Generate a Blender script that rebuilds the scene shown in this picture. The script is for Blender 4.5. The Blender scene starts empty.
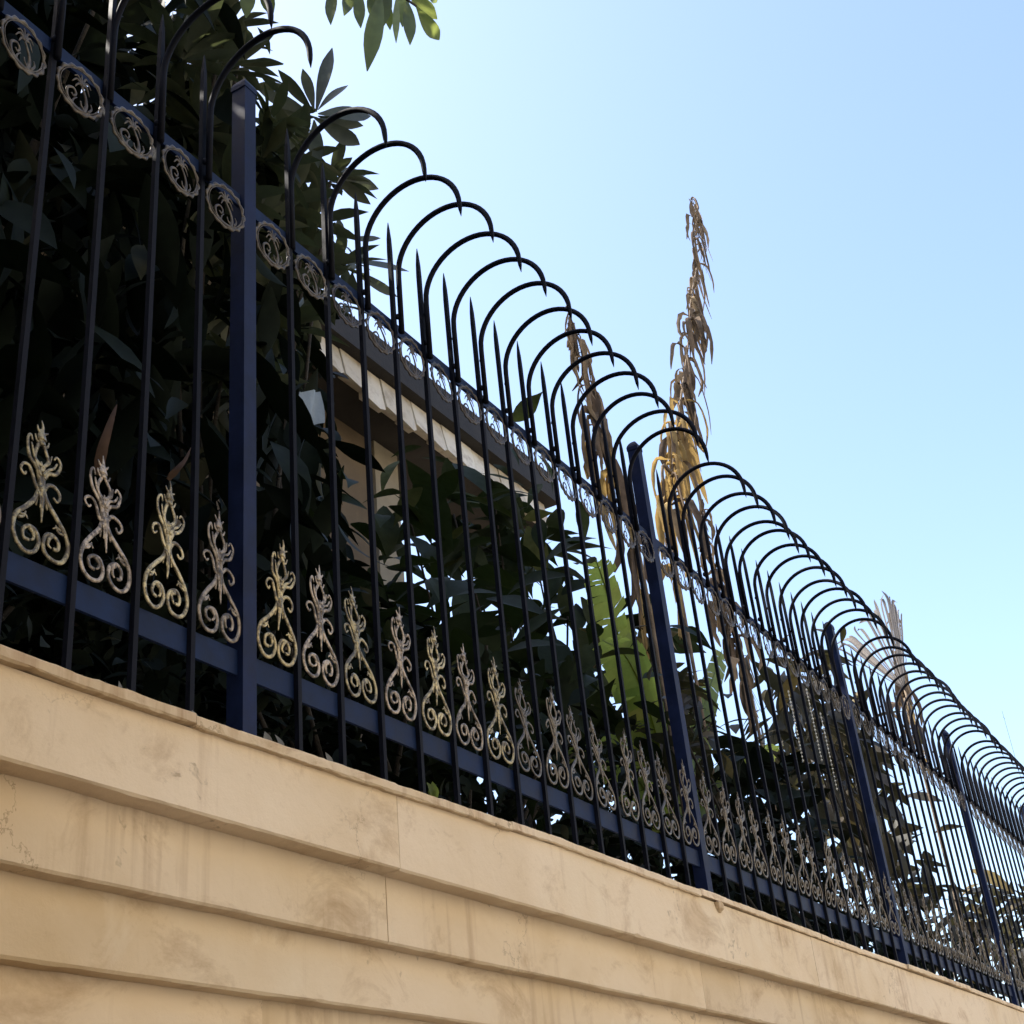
import bpy, bmesh, math, random
import numpy as np
from mathutils import Vector, Matrix
random.seed(11)
rnd = random.Random(5)
C = bpy.context.scene.collection
S = bpy.context.scene
PI = math.pi

# ------------------------------------------------------------------ camera
EYE = 1.55
R = np.array([[0.5129331028353187, -0.853522507816391, -0.0921200952618277],
              [0.3710060086406762, 0.31707884201901915, -0.8729858397934885],
              [0.7743223964010384, 0.41347350168384034, 0.47930221319018484]])
F = 1352.42
cam_d = bpy.data.cameras.new('camera')
cam = bpy.data.objects.new('camera', cam_d)
C.objects.link(cam)
m = Matrix.Identity(4)
for i in range(3):
    m[i][0] = R[0][i]; m[i][1] = -R[1][i]; m[i][2] = -R[2][i]
m[2][3] = EYE
cam.matrix_world = m
cam_d.sensor_width = 36; cam_d.lens = F * 36 / 1024
cam_d.clip_start = 0.05; cam_d.clip_end = 5000
S.camera = cam

def at(px, py, Y):
    """world point seen at a photo position, at distance Y behind the eye along the wall's normal"""
    w = R.T @ np.array([px - 512, py - 512, F])
    w = w * Y / w[1]
    return Vector((w[0], w[1], w[2] + EYE))

# ------------------------------------------------------------------ materials
def mat(name):
    M = bpy.data.materials.new(name); M.use_nodes = True
    nt = M.node_tree; nt.nodes.clear()
    out = nt.nodes.new('ShaderNodeOutputMaterial')
    return M, nt, out
def nd(nt, t, **kw):
    n = nt.nodes.new(t)
    for k, v in kw.items():
        if k.startswith('i_'):
            n.inputs[k[2:].replace('_', ' ')].default_value = v
        else: setattr(n, k, v)
    return n
def ramp(nt, fac, stops, interp='LINEAR'):
    r = nt.nodes.new('ShaderNodeValToRGB'); r.color_ramp.interpolation = interp
    e = r.color_ramp.elements
    while len(e) < len(stops): e.new(0.5)
    for el, (p, c) in zip(e, stops):
        el.position = p; el.color = (*c, 1) if len(c) == 3 else c
    nt.links.new(fac, r.inputs[0])
    return r
def noise(nt, vec, scale, detail=4, rough=.55, dist=0):
    n = nd(nt, 'ShaderNodeTexNoise'); n.inputs['Scale'].default_value = scale
    n.inputs['Detail'].default_value = detail; n.inputs['Roughness'].default_value = rough
    n.inputs['Distortion'].default_value = dist
    if vec is not None: nt.links.new(vec, n.inputs['Vector'])
    return n
def mixc(nt, a, b, fac, mode='MIX'):
    n = nd(nt, 'ShaderNodeMix', data_type='RGBA', blend_type=mode)
    for s, v in ((6, a), (7, b), (0, fac)):
        if isinstance(v, (int, float)): n.inputs[s].default_value = v
        elif isinstance(v, tuple): n.inputs[s].default_value = (*v, 1)
        else: nt.links.new(v, n.inputs[s])
    return n.outputs[2]
def mapping(nt, vec, scale, loc=(0, 0, 0)):
    n = nd(nt, 'ShaderNodeMapping'); n.inputs['Scale'].default_value = scale; n.inputs['Location'].default_value = loc
    nt.links.new(vec, n.inputs['Vector']); return n.outputs[0]
def bump(nt, h, strength, dist):
    b = nd(nt, 'ShaderNodeBump'); b.inputs['Strength'].default_value = strength; b.inputs['Distance'].default_value = dist
    nt.links.new(h, b.inputs['Height']); return b.outputs[0]

def stone_mat(name, tint=(1, 1, 1), grime=1.0):
    M, nt, out = mat(name)
    tc = nd(nt, 'ShaderNodeTexCoord').outputs['Object']
    oi = nd(nt, 'ShaderNodeObjectInfo')
    off = nd(nt, 'ShaderNodeVectorMath', operation='SCALE'); off.inputs['Scale'].default_value = 7
    cb = nd(nt, 'ShaderNodeCombineXYZ'); nt.links.new(oi.outputs['Random'], cb.inputs[0]); nt.links.new(oi.outputs['Random'], cb.inputs[2])
    nt.links.new(cb.outputs[0], off.inputs[0])
    ad = nd(nt, 'ShaderNodeVectorMath', operation='ADD'); nt.links.new(tc, ad.inputs[0]); nt.links.new(off.outputs[0], ad.inputs[1])
    v = ad.outputs[0]
    def t(c): return tuple(a * b for a, b in zip(c, tint))
    n1 = noise(nt, v, 3.2, 6, .6, .4)
    base = ramp(nt, n1.outputs[0], [(.30, t((.67, .515, .325))), (.5, t((.77, .62, .43))), (.70, t((.82, .69, .51)))]).outputs[0]
    # pale mineral patches
    n2 = noise(nt, v, 7.5, 5, .65, .9)
    f2 = ramp(nt, n2.outputs[0], [(.56, (0, 0, 0)), (.70, (.5, .5, .5))]).outputs[0]
    base = mixc(nt, base, t((.84, .72, .55)), f2)
    n0 = noise(nt, v, 1.15, 4, .55, .3)
    f0 = ramp(nt, n0.outputs[0], [(.42, (0, 0, 0)), (.60, (.75, .75, .75))]).outputs[0]
    base = mixc(nt, base, t((.85, .71, .54)), f0)
    # tan stain and tree shade painted in towards the near end of the wall
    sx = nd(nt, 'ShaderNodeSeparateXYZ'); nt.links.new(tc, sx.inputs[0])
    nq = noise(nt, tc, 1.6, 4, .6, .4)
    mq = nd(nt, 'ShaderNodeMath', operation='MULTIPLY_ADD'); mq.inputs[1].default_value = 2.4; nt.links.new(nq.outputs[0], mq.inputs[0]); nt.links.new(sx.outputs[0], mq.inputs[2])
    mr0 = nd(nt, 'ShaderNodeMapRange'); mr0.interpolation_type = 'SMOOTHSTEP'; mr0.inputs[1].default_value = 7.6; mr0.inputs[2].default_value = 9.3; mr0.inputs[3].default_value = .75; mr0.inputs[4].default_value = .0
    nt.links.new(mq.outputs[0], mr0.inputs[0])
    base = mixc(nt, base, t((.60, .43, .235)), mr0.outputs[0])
    # brown patches of dirt
    n3 = noise(nt, mapping(nt, v, (1.6, 1.6, 2.4), (3, 1, 5)), 3.6, 8, .72, .6)
    f3 = ramp(nt, n3.outputs[0], [(.52, (0, 0, 0)), (.72, (.62 * grime,) * 3)]).outputs[0]
    base = mixc(nt, base, t((.40, .25, .125)), f3)
    # run-down streaks
    n4 = noise(nt, mapping(nt, v, (26, 1, 1.6)), 1.0, 5, .6)
    n4b = noise(nt, v, 2.2, 3, .5)
    ml = nd(nt, 'ShaderNodeMath', operation='MULTIPLY'); nt.links.new(n4.outputs[0], ml.inputs[0]); nt.links.new(n4b.outputs[0], ml.inputs[1])
    f4 = ramp(nt, ml.outputs[0], [(.30, (0, 0, 0)), (.45, (.48 * grime,) * 3)]).outputs[0]
    base = mixc(nt, base, t((.34, .19, .085)), f4)
    # dark flecks and small chips
    n5 = noise(nt, v, 42, 3, .6, .5)
    n5b = noise(nt, v, 3.1, 3, .5, .2)
    m5 = nd(nt, 'ShaderNodeMath', operation='MULTIPLY'); nt.links.new(n5.outputs[0], m5.inputs[0]); nt.links.new(n5b.outputs[0], m5.inputs[1])
    f5 = ramp(nt, m5.outputs[0], [(.40, (0, 0, 0)), (.46, (.45 * grime,) * 3)]).outputs[0]
    base = mixc(nt, base, t((.20, .125, .06)), f5)
    vo = nd(nt, 'ShaderNodeTexVoronoi', feature='DISTANCE_TO_EDGE'); vo.inputs['Scale'].default_value = 2.3
    nw = noise(nt, v, 6, 6, .7); wv = nd(nt, 'ShaderNodeMix', data_type='VECTOR'); wv.inputs[0].default_value = .22
    nt.links.new(v, wv.inputs[4]); nt.links.new(nw.outputs['Color'], wv.inputs[5]); nt.links.new(wv.outputs[1], vo.inputs['Vector'])
    fc = ramp(nt, vo.outputs['Distance'], [(.0, (.55,) * 3), (.0045, (0, 0, 0))]).outputs[0]
    nk = noise(nt, v, 1.7, 2, .5); fk = ramp(nt, nk.outputs[0], [(.50, (0, 0, 0)), (.58, (1, 1, 1))]).outputs[0]
    mk = nd(nt, 'ShaderNodeMath', operation='MULTIPLY'); nt.links.new(fc, mk.inputs[0]); nt.links.new(fk, mk.inputs[1])
    base = mixc(nt, base, t((.22, .13, .06)), mk.outputs[0])
    hs = nd(nt, 'ShaderNodeHueSaturation'); nt.links.new(base, hs.inputs['Color'])
    mr = nd(nt, 'ShaderNodeMapRange'); mr.inputs[3].default_value = .9; mr.inputs[4].default_value = 1.06
    nt.links.new(oi.outputs['Random'], mr.inputs[0]); nt.links.new(mr.outputs[0], hs.inputs['Value'])
    P = nd(nt, 'ShaderNodeBsdfPrincipled'); P.inputs['Roughness'].default_value = .78; P.inputs['Specular IOR Level'].default_value = .3
    nt.links.new(hs.outputs[0], P.inputs['Base Color'])
    nb = noise(nt, v, 60, 6, .7)
    nb2 = noise(nt, v, 9, 5, .6)
    sm = nd(nt, 'ShaderNodeMath', operation='MULTIPLY_ADD'); sm.inputs[1].default_value = .35
    nt.links.new(nb.outputs[0], sm.inputs[0]); nt.links.new(nb2.outputs[0], sm.inputs[2])
    nt.links.new(bump(nt, sm.outputs[0], .45, .006), P.inputs['Normal'])
    nt.links.new(P.outputs[0], out.inputs[0])
    return M

def paint_mat(name, c, rough=.38, worn=.5, spec=.25):
    M, nt, out = mat(name)
    tc = nd(nt, 'ShaderNodeTexCoord').outputs['Object']
    geo = nd(nt, 'ShaderNodeNewGeometry').outputs['Position']
    n1 = noise(nt, geo, 14, 5, .65)
    c2 = tuple(x * 2.1 + .004 for x in c)
    f = ramp(nt, n1.outputs[0], [(.35, (0, 0, 0)), (.7, (1, 1, 1))]).outputs[0]
    col = mixc(nt, c, c2, f)
    n2 = noise(nt, geo, 55, 4, .7)
    f2 = ramp(nt, n2.outputs[0], [(.66, (0, 0, 0)), (.74, (worn,) * 3)]).outputs[0]
    col = mixc(nt, col, (.045, .030, .022), f2)
    P = nd(nt, 'ShaderNodeBsdfPrincipled'); P.inputs['Specular IOR Level'].default_value = spec
    nt.links.new(col, P.inputs['Base Color'])
    rr = ramp(nt, n1.outputs[0], [(.3, (rough,) * 3), (.75, (rough + .2,) * 3)]).outputs[0]
    nt.links.new(rr, P.inputs['Roughness'])
    nt.links.new(bump(nt, n2.outputs[0], .25, .001), P.inputs['Normal'])
    nt.links.new(P.outputs[0], out.inputs[0])
    return M

def brass_mat(name, stops):
    M, nt, out = mat(name)
    oi = nd(nt, 'ShaderNodeObjectInfo').outputs['Random']
    geo = nd(nt, 'ShaderNodeNewGeometry').outputs['Position']
    base = ramp(nt, oi, stops, 'CONSTANT').outputs[0]
    n1 = noise(nt, geo, 70, 5, .7)
    f = ramp(nt, n1.outputs[0], [(.43, (0, 0, 0)), (.57, (.9,) * 3)]).outputs[0]
    col = mixc(nt, base, (.055, .042, .03), f)
    P = nd(nt, 'ShaderNodeBsdfPrincipled'); P.inputs['Roughness'].default_value = .42; P.inputs['Metallic'].default_value = .35
    nt.links.new(col, P.inputs['Base Color'])
    nt.links.new(bump(nt, n1.outputs[0], .3, .001), P.inputs['Normal'])
    nt.links.new(P.outputs[0], out.inputs[0])
    return M

def leaf_mat(name, stops, trans=.35, tcol=(.16, .22, .03), rough=.45, spec=.4):
    M, nt, out = mat(name)
    g = nd(nt, 'ShaderNodeNewGeometry')
    isl = g.outputs['Random Per Island']
    col = ramp(nt, isl, stops).outputs[0]
    n1 = noise(nt, g.outputs['Position'], 22, 4, .6)
    hs = nd(nt, 'ShaderNodeHueSaturation'); nt.links.new(col, hs.inputs['Color'])
    mr = nd(nt, 'ShaderNodeMapRange'); mr.inputs[1].default_value = .3; mr.inputs[2].default_value = .7
    mr.inputs[3].default_value = .7; mr.inputs[4].default_value = 1.3
    nt.links.new(n1.outputs[0], mr.inputs[0]); nt.links.new(mr.outputs[0], hs.inputs['Value'])
    P = nd(nt, 'ShaderNodeBsdfPrincipled'); P.inputs['Roughness'].default_value = rough
    P.inputs['Specular IOR Level'].default_value = spec
    nt.links.new(hs.outputs[0], P.inputs['Base Color'])
    T = nd(nt, 'ShaderNodeBsdfTranslucent')
    tc = mixc(nt, hs.outputs[0], tcol, .7)
    nt.links.new(tc, T.inputs['Color'])
    mx = nd(nt, 'ShaderNodeMixShader'); mx.inputs[0].default_value = trans
    nt.links.new(P.outputs[0], mx.inputs[1]); nt.links.new(T.outputs[0], mx.inputs[2])
    nt.links.new(mx.outputs[0], out.inputs[0])
    return M

def rough_mat(name, c1, c2, scale=8, rough=.85, b=.3, bd=.01):
    M, nt, out = mat(name)
    g = nd(nt, 'ShaderNodeNewGeometry').outputs['Position']
    n1 = noise(nt, g, scale, 7, .65, .3)
    col = ramp(nt, n1.outputs[0], [(.32, c1), (.68, c2)]).outputs[0]
    P = nd(nt, 'ShaderNodeBsdfPrincipled'); P.inputs['Roughness'].default_value = rough
    nt.links.new(col, P.inputs['Base Color'])
    n2 = noise(nt, g, scale * 6, 5, .7)
    nt.links.new(bump(nt, n2.outputs[0], b, bd), P.inputs['Normal'])
    nt.links.new(P.outputs[0], out.inputs[0])
    return M

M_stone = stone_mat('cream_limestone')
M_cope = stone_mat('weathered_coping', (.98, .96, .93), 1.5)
M_blue = paint_mat('navy_paint', (.0035, .0115, .040), .5, .12, .15)
M_iron = paint_mat('dark_navy_iron', (.0030, .0038, .0080), .6, .1, .12)
M_post = paint_mat('post_navy_paint', (.0045, .0095, .034), .5, .15, .15)
M_orn = brass_mat('brass_paint', [(0, (.52, .42, .22)), (.3, (.45, .37, .20)), (.55, (.56, .47, .27)), (.8, (.40, .335, .19))])
M_ornb = brass_mat('dark_brass_paint', [(0, (.17, .142, .105)), (.3, (.14, .118, .09)), (.55, (.19, .16, .12)), (.8, (.12, .10, .078))])  # darker copy of the ornament brass, chosen more often towards the far end
M_orn2 = brass_mat('rosy_brass_paint', [(0, (.44, .355, .27)), (.3, (.37, .30, .225)), (.55, (.48, .39, .29)), (.8, (.33, .27, .205))])
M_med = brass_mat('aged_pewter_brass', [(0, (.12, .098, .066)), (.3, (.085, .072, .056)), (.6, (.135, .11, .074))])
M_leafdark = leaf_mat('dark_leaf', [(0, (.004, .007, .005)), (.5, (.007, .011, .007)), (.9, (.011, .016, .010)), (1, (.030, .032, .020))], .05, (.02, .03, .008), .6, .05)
M_leafros = leaf_mat('rosette_leaf', [(0, (.034, .042, .028)), (.6, (.055, .064, .040)), (1, (.09, .095, .055))], .22, (.11, .13, .045), .5, .25)
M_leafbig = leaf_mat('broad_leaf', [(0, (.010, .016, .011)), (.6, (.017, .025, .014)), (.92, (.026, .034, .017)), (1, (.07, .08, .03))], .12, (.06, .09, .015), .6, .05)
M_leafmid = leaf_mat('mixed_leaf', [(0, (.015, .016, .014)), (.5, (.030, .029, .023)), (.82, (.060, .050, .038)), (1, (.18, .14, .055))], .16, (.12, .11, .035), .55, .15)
M_banana = leaf_mat('banana_leaf', [(0, (.09, .13, .03)), (.6, (.13, .18, .04)), (.9, (.20, .22, .06)), (1, (.28, .24, .08))], .6, (.50, .58, .10), .45, .3)
M_dry = leaf_mat('dry_leaf', [(0, (.10, .075, .058)), (.4, (.15, .115, .085)), (.75, (.20, .150, .105)), (1, (.24, .18, .11))], .10, (.24, .18, .11), .9, .04)
M_dryb = leaf_mat('brown_dry_leaf', [(0, (.05, .03, .02)), (1, (.09, .055, .035))], .15, (.12, .06, .03), .7, .1)
M_gold = leaf_mat('golden_dry_leaf', [(0, (.20, .14, .07)), (.6, (.28, .20, .09)), (1, (.36, .28, .15))], .35, (.50, .33, .10), .9, .04)
M_scrap = leaf_mat('leaf_scrap', [(0, (.10, .11, .10)), (1, (.22, .21, .19))], .15, (.2, .2, .15), .7, .1)
M_pale = leaf_mat('pale_dry_frond', [(0, (.10, .10, .105)), (.6, (.16, .155, .16)), (1, (.25, .24, .24))], .25, (.36, .33, .31), .9, .05)
M_bark = rough_mat('bark', (.018, .015, .011), (.045, .038, .028), 14, .9, .6, .02)
M_stalk = rough_mat('dry_stalk', (.09, .065, .045), (.20, .15, .10), 18, .9, .5, .01)
M_asph = rough_mat('asphalt', (.045, .045, .048), (.07, .068, .066), 20, .9, .5, .01)
M_pave = rough_mat('paving', (.05, .044, .038), (.08, .07, .06), 6, .85, .3, .01)
M_soil = rough_mat('soil', (.06, .045, .03), (.11, .085, .055), 7, .95, .6, .03)
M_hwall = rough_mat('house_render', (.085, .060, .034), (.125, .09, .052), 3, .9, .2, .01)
M_hdark = rough_mat('dark_fascia', (.009, .007, .006), (.018, .014, .011), 6, .8, .3, .01)
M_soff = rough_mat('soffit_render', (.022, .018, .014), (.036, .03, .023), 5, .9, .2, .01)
M_pillar = rough_mat('cream_plaster', (.20, .17, .12), (.26, .225, .16), 5, .85, .2, .01)
M_cloth = rough_mat('blue_grey_sheet', (.16, .21, .26), (.24, .30, .36), 9, .7, .2, .01)

def tile_mat():
    M, nt, out = mat('cream_eave_tile')
    g = nd(nt, 'ShaderNodeNewGeometry')
    col = ramp(nt, g.outputs['Random Per Island'], [(0, (.44, .38, .28)), (.5, (.58, .52, .41)), (1, (.70, .65, .54))]).outputs[0]
    n1 = noise(nt, g.outputs['Position'], 9, 5, .6)
    f = ramp(nt, n1.outputs[0], [(.5, (0, 0, 0)), (.7, (.6,) * 3)]).outputs[0]
    col = mixc(nt, col, (.25, .19, .12), f)
    P = nd(nt, 'ShaderNodeBsdfPrincipled'); P.inputs['Roughness'].default_value = .6
    nt.links.new(col, P.inputs['Base Color']); nt.links.new(P.outputs[0], out.inputs[0])
    return M
M_tile = tile_mat()
def dot_mat():
    M, nt, out = mat('pale_dot')
    P = nd(nt, 'ShaderNodeBsdfPrincipled'); P.inputs['Base Color'].default_value = (.8, .78, .7, 1); P.inputs['Roughness'].default_value = .25
    T = nd(nt, 'ShaderNodeBsdfTranslucent'); T.inputs['Color'].default_value = (.9, .88, .8, 1)
    mx = nd(nt, 'ShaderNodeMixShader'); mx.inputs[0].default_value = .5
    nt.links.new(P.outputs[0], mx.inputs[1]); nt.links.new(T.outputs[0], mx.inputs[2]); nt.links.new(mx.outputs[0], out.inputs[0])
    return M
M_dot = dot_mat()

# ------------------------------------------------------------------ object helpers
def tag(o, label=None, cat=None, group=None, kind=None):
    if label: o['label'] = label
    if cat: o['category'] = cat
    if group: o['group'] = group
    if kind: o['kind'] = kind
    return o
def thing(name, loc, label, cat, group=None):
    o = bpy.data.objects.new(name, None); C.objects.link(o); o.location = loc; o.empty_display_size = .1
    return tag(o, label, cat, group)
class MB:
    def __init__(s): s.v = []; s.f = []
    def add(s, vs, fs):
        n = len(s.v); s.v += [tuple(v) for v in vs]; s.f += [tuple(i + n for i in f) for f in fs]
    def box(s, a, b):
        (x0, y0, z0), (x1, y1, z1) = a, b
        s.add([(x0, y0, z0), (x1, y0, z0), (x1, y1, z0), (x0, y1, z0), (x0, y0, z1), (x1, y0, z1), (x1, y1, z1), (x0, y1, z1)],
              [(3, 2, 1, 0), (4, 5, 6, 7), (0, 1, 5, 4), (1, 2, 6, 5), (2, 3, 7, 6), (3, 0, 4, 7)])
    def tube(s, pts, rad, n=6, flat=1.0, flat_axis=Vector((0, 1, 0))):
        pts = [Vector(p) for p in pts]; k = len(pts)
        if not hasattr(rad, '__len__'): rad = [rad] * k
        vs = []; fs = []; pu = None
        for i, p in enumerate(pts):
            t = (pts[min(i + 1, k - 1)] - pts[max(i - 1, 0)])
            t = t.normalized() if t.length > 1e-9 else Vector((0, 0, 1))
            u = flat_axis - t * flat_axis.dot(t)
            if u.length < 1e-3: u = pu if pu is not None else t.orthogonal()
            u.normalize(); pu = u; w = t.cross(u)
            for j in range(n):
                a = 2 * PI * j / n
                vs.append(p + u * (math.cos(a) * rad[i] * flat) + w * (math.sin(a) * rad[i]))
        for i in range(k - 1):
            for j in range(n):
                fs.append((i * n + j, i * n + (j + 1) % n, (i + 1) * n + (j + 1) % n, (i + 1) * n + j))
        fs.append(tuple(range(n))[::-1]); fs.append(tuple((k - 1) * n + j for j in range(n)))
        s.add(vs, fs)
    def build(s, name, material, parent=None, smooth=False, local=False, origin=None):
        me = bpy.data.meshes.new(name)
        off = Vector((0, 0, 0))
        if parent is not None and not local:
            off = root_loc(parent)
        if origin is not None: off = Vector(origin)
        me.from_pydata([tuple(Vector(v) - off) for v in s.v], [], s.f)
        me.materials.append(material); me.update()
        if smooth:
            for p in me.polygons: p.use_smooth = True
        o = bpy.data.objects.new(name, me); C.objects.link(o)
        if parent is not None: o.parent = parent
        elif origin is not None: o.location = off
        return o
def root_loc(o):
    l = Vector((0, 0, 0))
    while o is not None: l = l + o.location; o = o.parent
    return l

def bez(pts, n=12):
    """smooth Catmull-Rom through 2D/3D points"""
    P = [Vector(p) for p in pts]; P = [P[0] * 2 - P[1]] + P + [P[-1] * 2 - P[-2]]
    out = []
    for i in range(1, len(P) - 2):
        for j in range(n):
            t = j / n; a, b, c, d = P[i - 1], P[i], P[i + 1], P[i + 2]
            out.append(.5 * ((2 * b) + (c - a) * t + (2 * a - 5 * b + 4 * c - d) * t * t + (3 * b - a - 3 * c + d) * t ** 3))
    out.append(P[-2]); return out

# ------------------------------------------------------------------ sky and sun
SUN_EL, SUN_AZ = math.radians(51), math.radians(-20)
W = bpy.data.worlds.new('World'); S.world = W; W.use_nodes = True
nt = W.node_tree; bg = nt.nodes['Background']
sky = nt.nodes.new('ShaderNodeTexSky'); sky.sky_type = 'NISHITA'; sky.sun_disc = False
sky.sun_elevation = SUN_EL; sky.sun_rotation = SUN_AZ
sky.air_density = 1.0; sky.dust_density = 2.6; sky.ozone_density = 1.8; sky.altitude = 0
nt.links.new(sky.outputs[0], bg.inputs[0]); bg.inputs[1].default_value = .15
sd = bpy.data.lights.new('sun', 'SUN'); sd.energy = 4.6; sd.angle = math.radians(.53); sd.color = (1, .94, .85)
so = bpy.data.objects.new('sun', sd); C.objects.link(so)
dirv = Vector((math.sin(SUN_AZ) * math.cos(SUN_EL), math.cos(SUN_AZ) * math.cos(SUN_EL), math.sin(SUN_EL)))
so.rotation_euler = dirv.to_track_quat('Z', 'Y').to_euler()
S.view_settings.view_transform = 'Standard'; S.view_settings.look = 'None'
S.view_settings.gamma = 1; S.view_settings.use_curve_mapping = False
S.view_settings.exposure = 1.54

# ------------------------------------------------------------------ ground
def sheet(name, x0, y0, x1, y1, z, M):
    b = MB(); b.add([(x0, y0, z), (x1, y0, z), (x1, y1, z), (x0, y1, z)], [(0, 1, 2, 3)])
    return tag(b.build(name, M), kind='structure')
sheet('ground', -1500, -1500, 1500, 1500, -.15, M_soil)
sheet('road', -400, -7.2, 400, -2.2, -.02, M_asph)
b = MB(); b.box((-400, -2.2, -.6), (400, 1.75, 0)); tag(b.build('pavement', M_pave), kind='structure')
b = MB(); b.box((-400, -9.0, -.6), (400, -7.2, .0)); tag(b.build('pavement', M_pave), kind='structure')
b = MB(); b.box((-30, 1.6, -.5), (40, 30, 1.72)); tag(b.build('garden', M_soil), kind='structure')

# ------------------------------------------------------------------ stepped stone wall
WX0, WX1 = -6.0, 6.93
wall = thing('boundary_wall', (WX0, 1.35, 0), 'cream limestone boundary wall stepping back in courses below a thin coping', 'wall')
def interp(x, tab):
    if x <= tab[0][0]: return tab[0][1]
    for (a, b_), (c, d) in zip(tab, tab[1:]):
        if x <= c: return b_ + (d - b_) * (x - a) / (c - a)
    return tab[-1][1]
CT = [(.6, .5585), (.9, .5592), (1.16, .5641), (1.44, .5711), (1.92, .582), (2.48, .5862), (3.4, .590), (4.77, .602), (6, .604)]
YC = 1.25
def cope_top(x): return EYE + YC * interp(x / YC, CT)
def slab(name, prof, x0, x1, M, parent, zf=lambda x: 0, amp=.0012, step=.03, seed=0):
    """prof: closed (y, z) outline, first points on the front; swept along x with a slightly worn edge"""
    r = random.Random(seed); n = max(2, int((x1 - x0) / step)); b = MB(); vs = []; fs = []; k = len(prof)
    w = [0.0] * k
    for i in range(n + 1):
        x = x0 + (x1 - x0) * i / n
        for j, (y, z, a) in enumerate(prof):
            w[j] = w[j] * .75 + r.gauss(0, amp) * a
            chip = r.random() < .018
            vs.append((x, y + abs(w[j]) * .7 + (a * .004 * r.random() if chip else 0), z + zf(x) + w[j]))
    for i in range(n):
        for j in range(k):
            fs.append((i * k + j, (i + 1) * k + j, (i + 1) * k + (j + 1) % k, i * k + (j + 1) % k))
    fs.append(tuple(range(k))); fs.append(tuple(n * k + j for j in range(k))[::-1])
    b.add(vs, fs); return b.build(name, M, parent)
# coping slabs
jx = [WX0, -5.05, -4.18, -3.3, -2.42, -1.5, -.44, .44, 1.345, 2.215, 3.11, 3.98, 4.86, 5.72, WX1 + .02]
for i, (a, c) in enumerate(zip(jx, jx[1:])):
    dy = rnd.uniform(-.004, .004); dz = rnd.uniform(-.0025, .0015); sk = rnd.uniform(-.003, .003)
    g = .0022
    prof = [(YC + dy + .002, 0, 1), (YC + dy, -.002, 1), (YC + dy, -.0145, 1), (YC + dy + .002, -.0165, 1), (1.60, -.0165, 0), (1.60, 0, 0)]
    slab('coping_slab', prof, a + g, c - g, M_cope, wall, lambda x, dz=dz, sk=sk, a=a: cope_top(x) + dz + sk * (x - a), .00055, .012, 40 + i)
# stone courses
def c1b(x): return EYE + 1.262 * (.4475 + .0043 * (min(x, 6) / 1.262 - .8))
def c2b(x): return EYE + 1.304 * (.3520 + .0012 * (min(x, 6) / 1.304 - .8))
def c3b(x): return EYE + 1.334 * (.2695 + .003 * (min(x, 6) / 1.334 - .8))
def c4b(x): return c3b(x) - .105
def c5b(x): return c4b(x) - .11
def course(Y, top, bot, joints, seed):
    for i, (a, c) in enumerate(zip(joints, joints[1:])):
        r = random.Random(seed * 31 + i); dy = r.uniform(-.0012, .0012); g = .0006
        H = 1.0
        b = MB(); n = max(3, int((c - a) / .02)); vs = []; fs = []
        rows = 4; w1 = w2 = 0
        for q in range(n + 1):
            x = a + g + (c - a - 2 * g) * q / n; zt, zb = top(x) + .002, bot(x)
            w1 = w1 * .8 + r.gauss(0, .0007); chip = .004 * r.random() if r.random() < .02 else 0
            vs += [(x, Y + dy, zt), (x, Y + dy, zb + .0035 + chip), (x, Y + dy + .0028 + abs(w1) * .5 + chip * .5, zb + w1 * .6), (x, 1.62, zb), (x, 1.62, zt)]
        for q in range(n):
            for j in range(5): fs.append((q * 5 + j, (q + 1) * 5 + j, (q + 1) * 5 + (j + 1) % 5, q * 5 + (j + 1) % 5))
        fs.append((0, 1, 2, 3, 4)); fs.append(tuple(n * 5 + j for j in (4, 3, 2, 1, 0)))
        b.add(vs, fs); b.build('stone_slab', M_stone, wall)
course(1.262, lambda x: cope_top(x) - .0205, c1b, [WX0, -4.2, -2.3, -.45, 1.845, 3.9, WX1], 1)
course(1.304, lambda x: c1b(x) + .004, c2b, [WX0, -3.9, -1.9, .1, 1.86, 3.15, 5.2, WX1], 2)
course(1.334, lambda x: c2b(x) + .004, c3b, [WX0, -4.1, -2.0, -.6, 3.4, WX1], 3)
course(1.366, lambda x: c3b(x) + .004, c4b, [WX0, -3.8, -1.8, .3, 1.62, 3.6, 5.4, WX1], 4)
course(1.396, lambda x: c4b(x) + .004, c5b, [WX0, -4.0, -2.0, 0, 2, 4, WX1], 5)
course(1.425, lambda x: c5b(x) + .004, lambda x: .0, [WX0, -3.5, -1.6, .2, 2.1, 4, 5.5, WX1], 6)

# ------------------------------------------------------------------ iron fence
SP, GAP, X0, YF = .12, .0083227, 1.55219, 1.33726
def kx(k):
    return X0 + SP * k + GAP * (math.floor((k - .01) / 15) + math.floor((k + .01) / 15) + 1)
ZB = EYE + .66
fence = thing('iron_fence', (X0, YF, ZB), 'navy iron fence topped by spear points and outward curling hooks above stone wall', 'fence')
KA, KB = -14, 44
def at_f(o, k, y=0, z=0):
    o.parent = fence; o.location = (kx(k) - X0, y, z); return o
def copy_to(src, k, y, z, first):
    o = src if first else src.copy()
    if not first: C.objects.link(o)
    return at_f(o, k, y, z)
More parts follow.
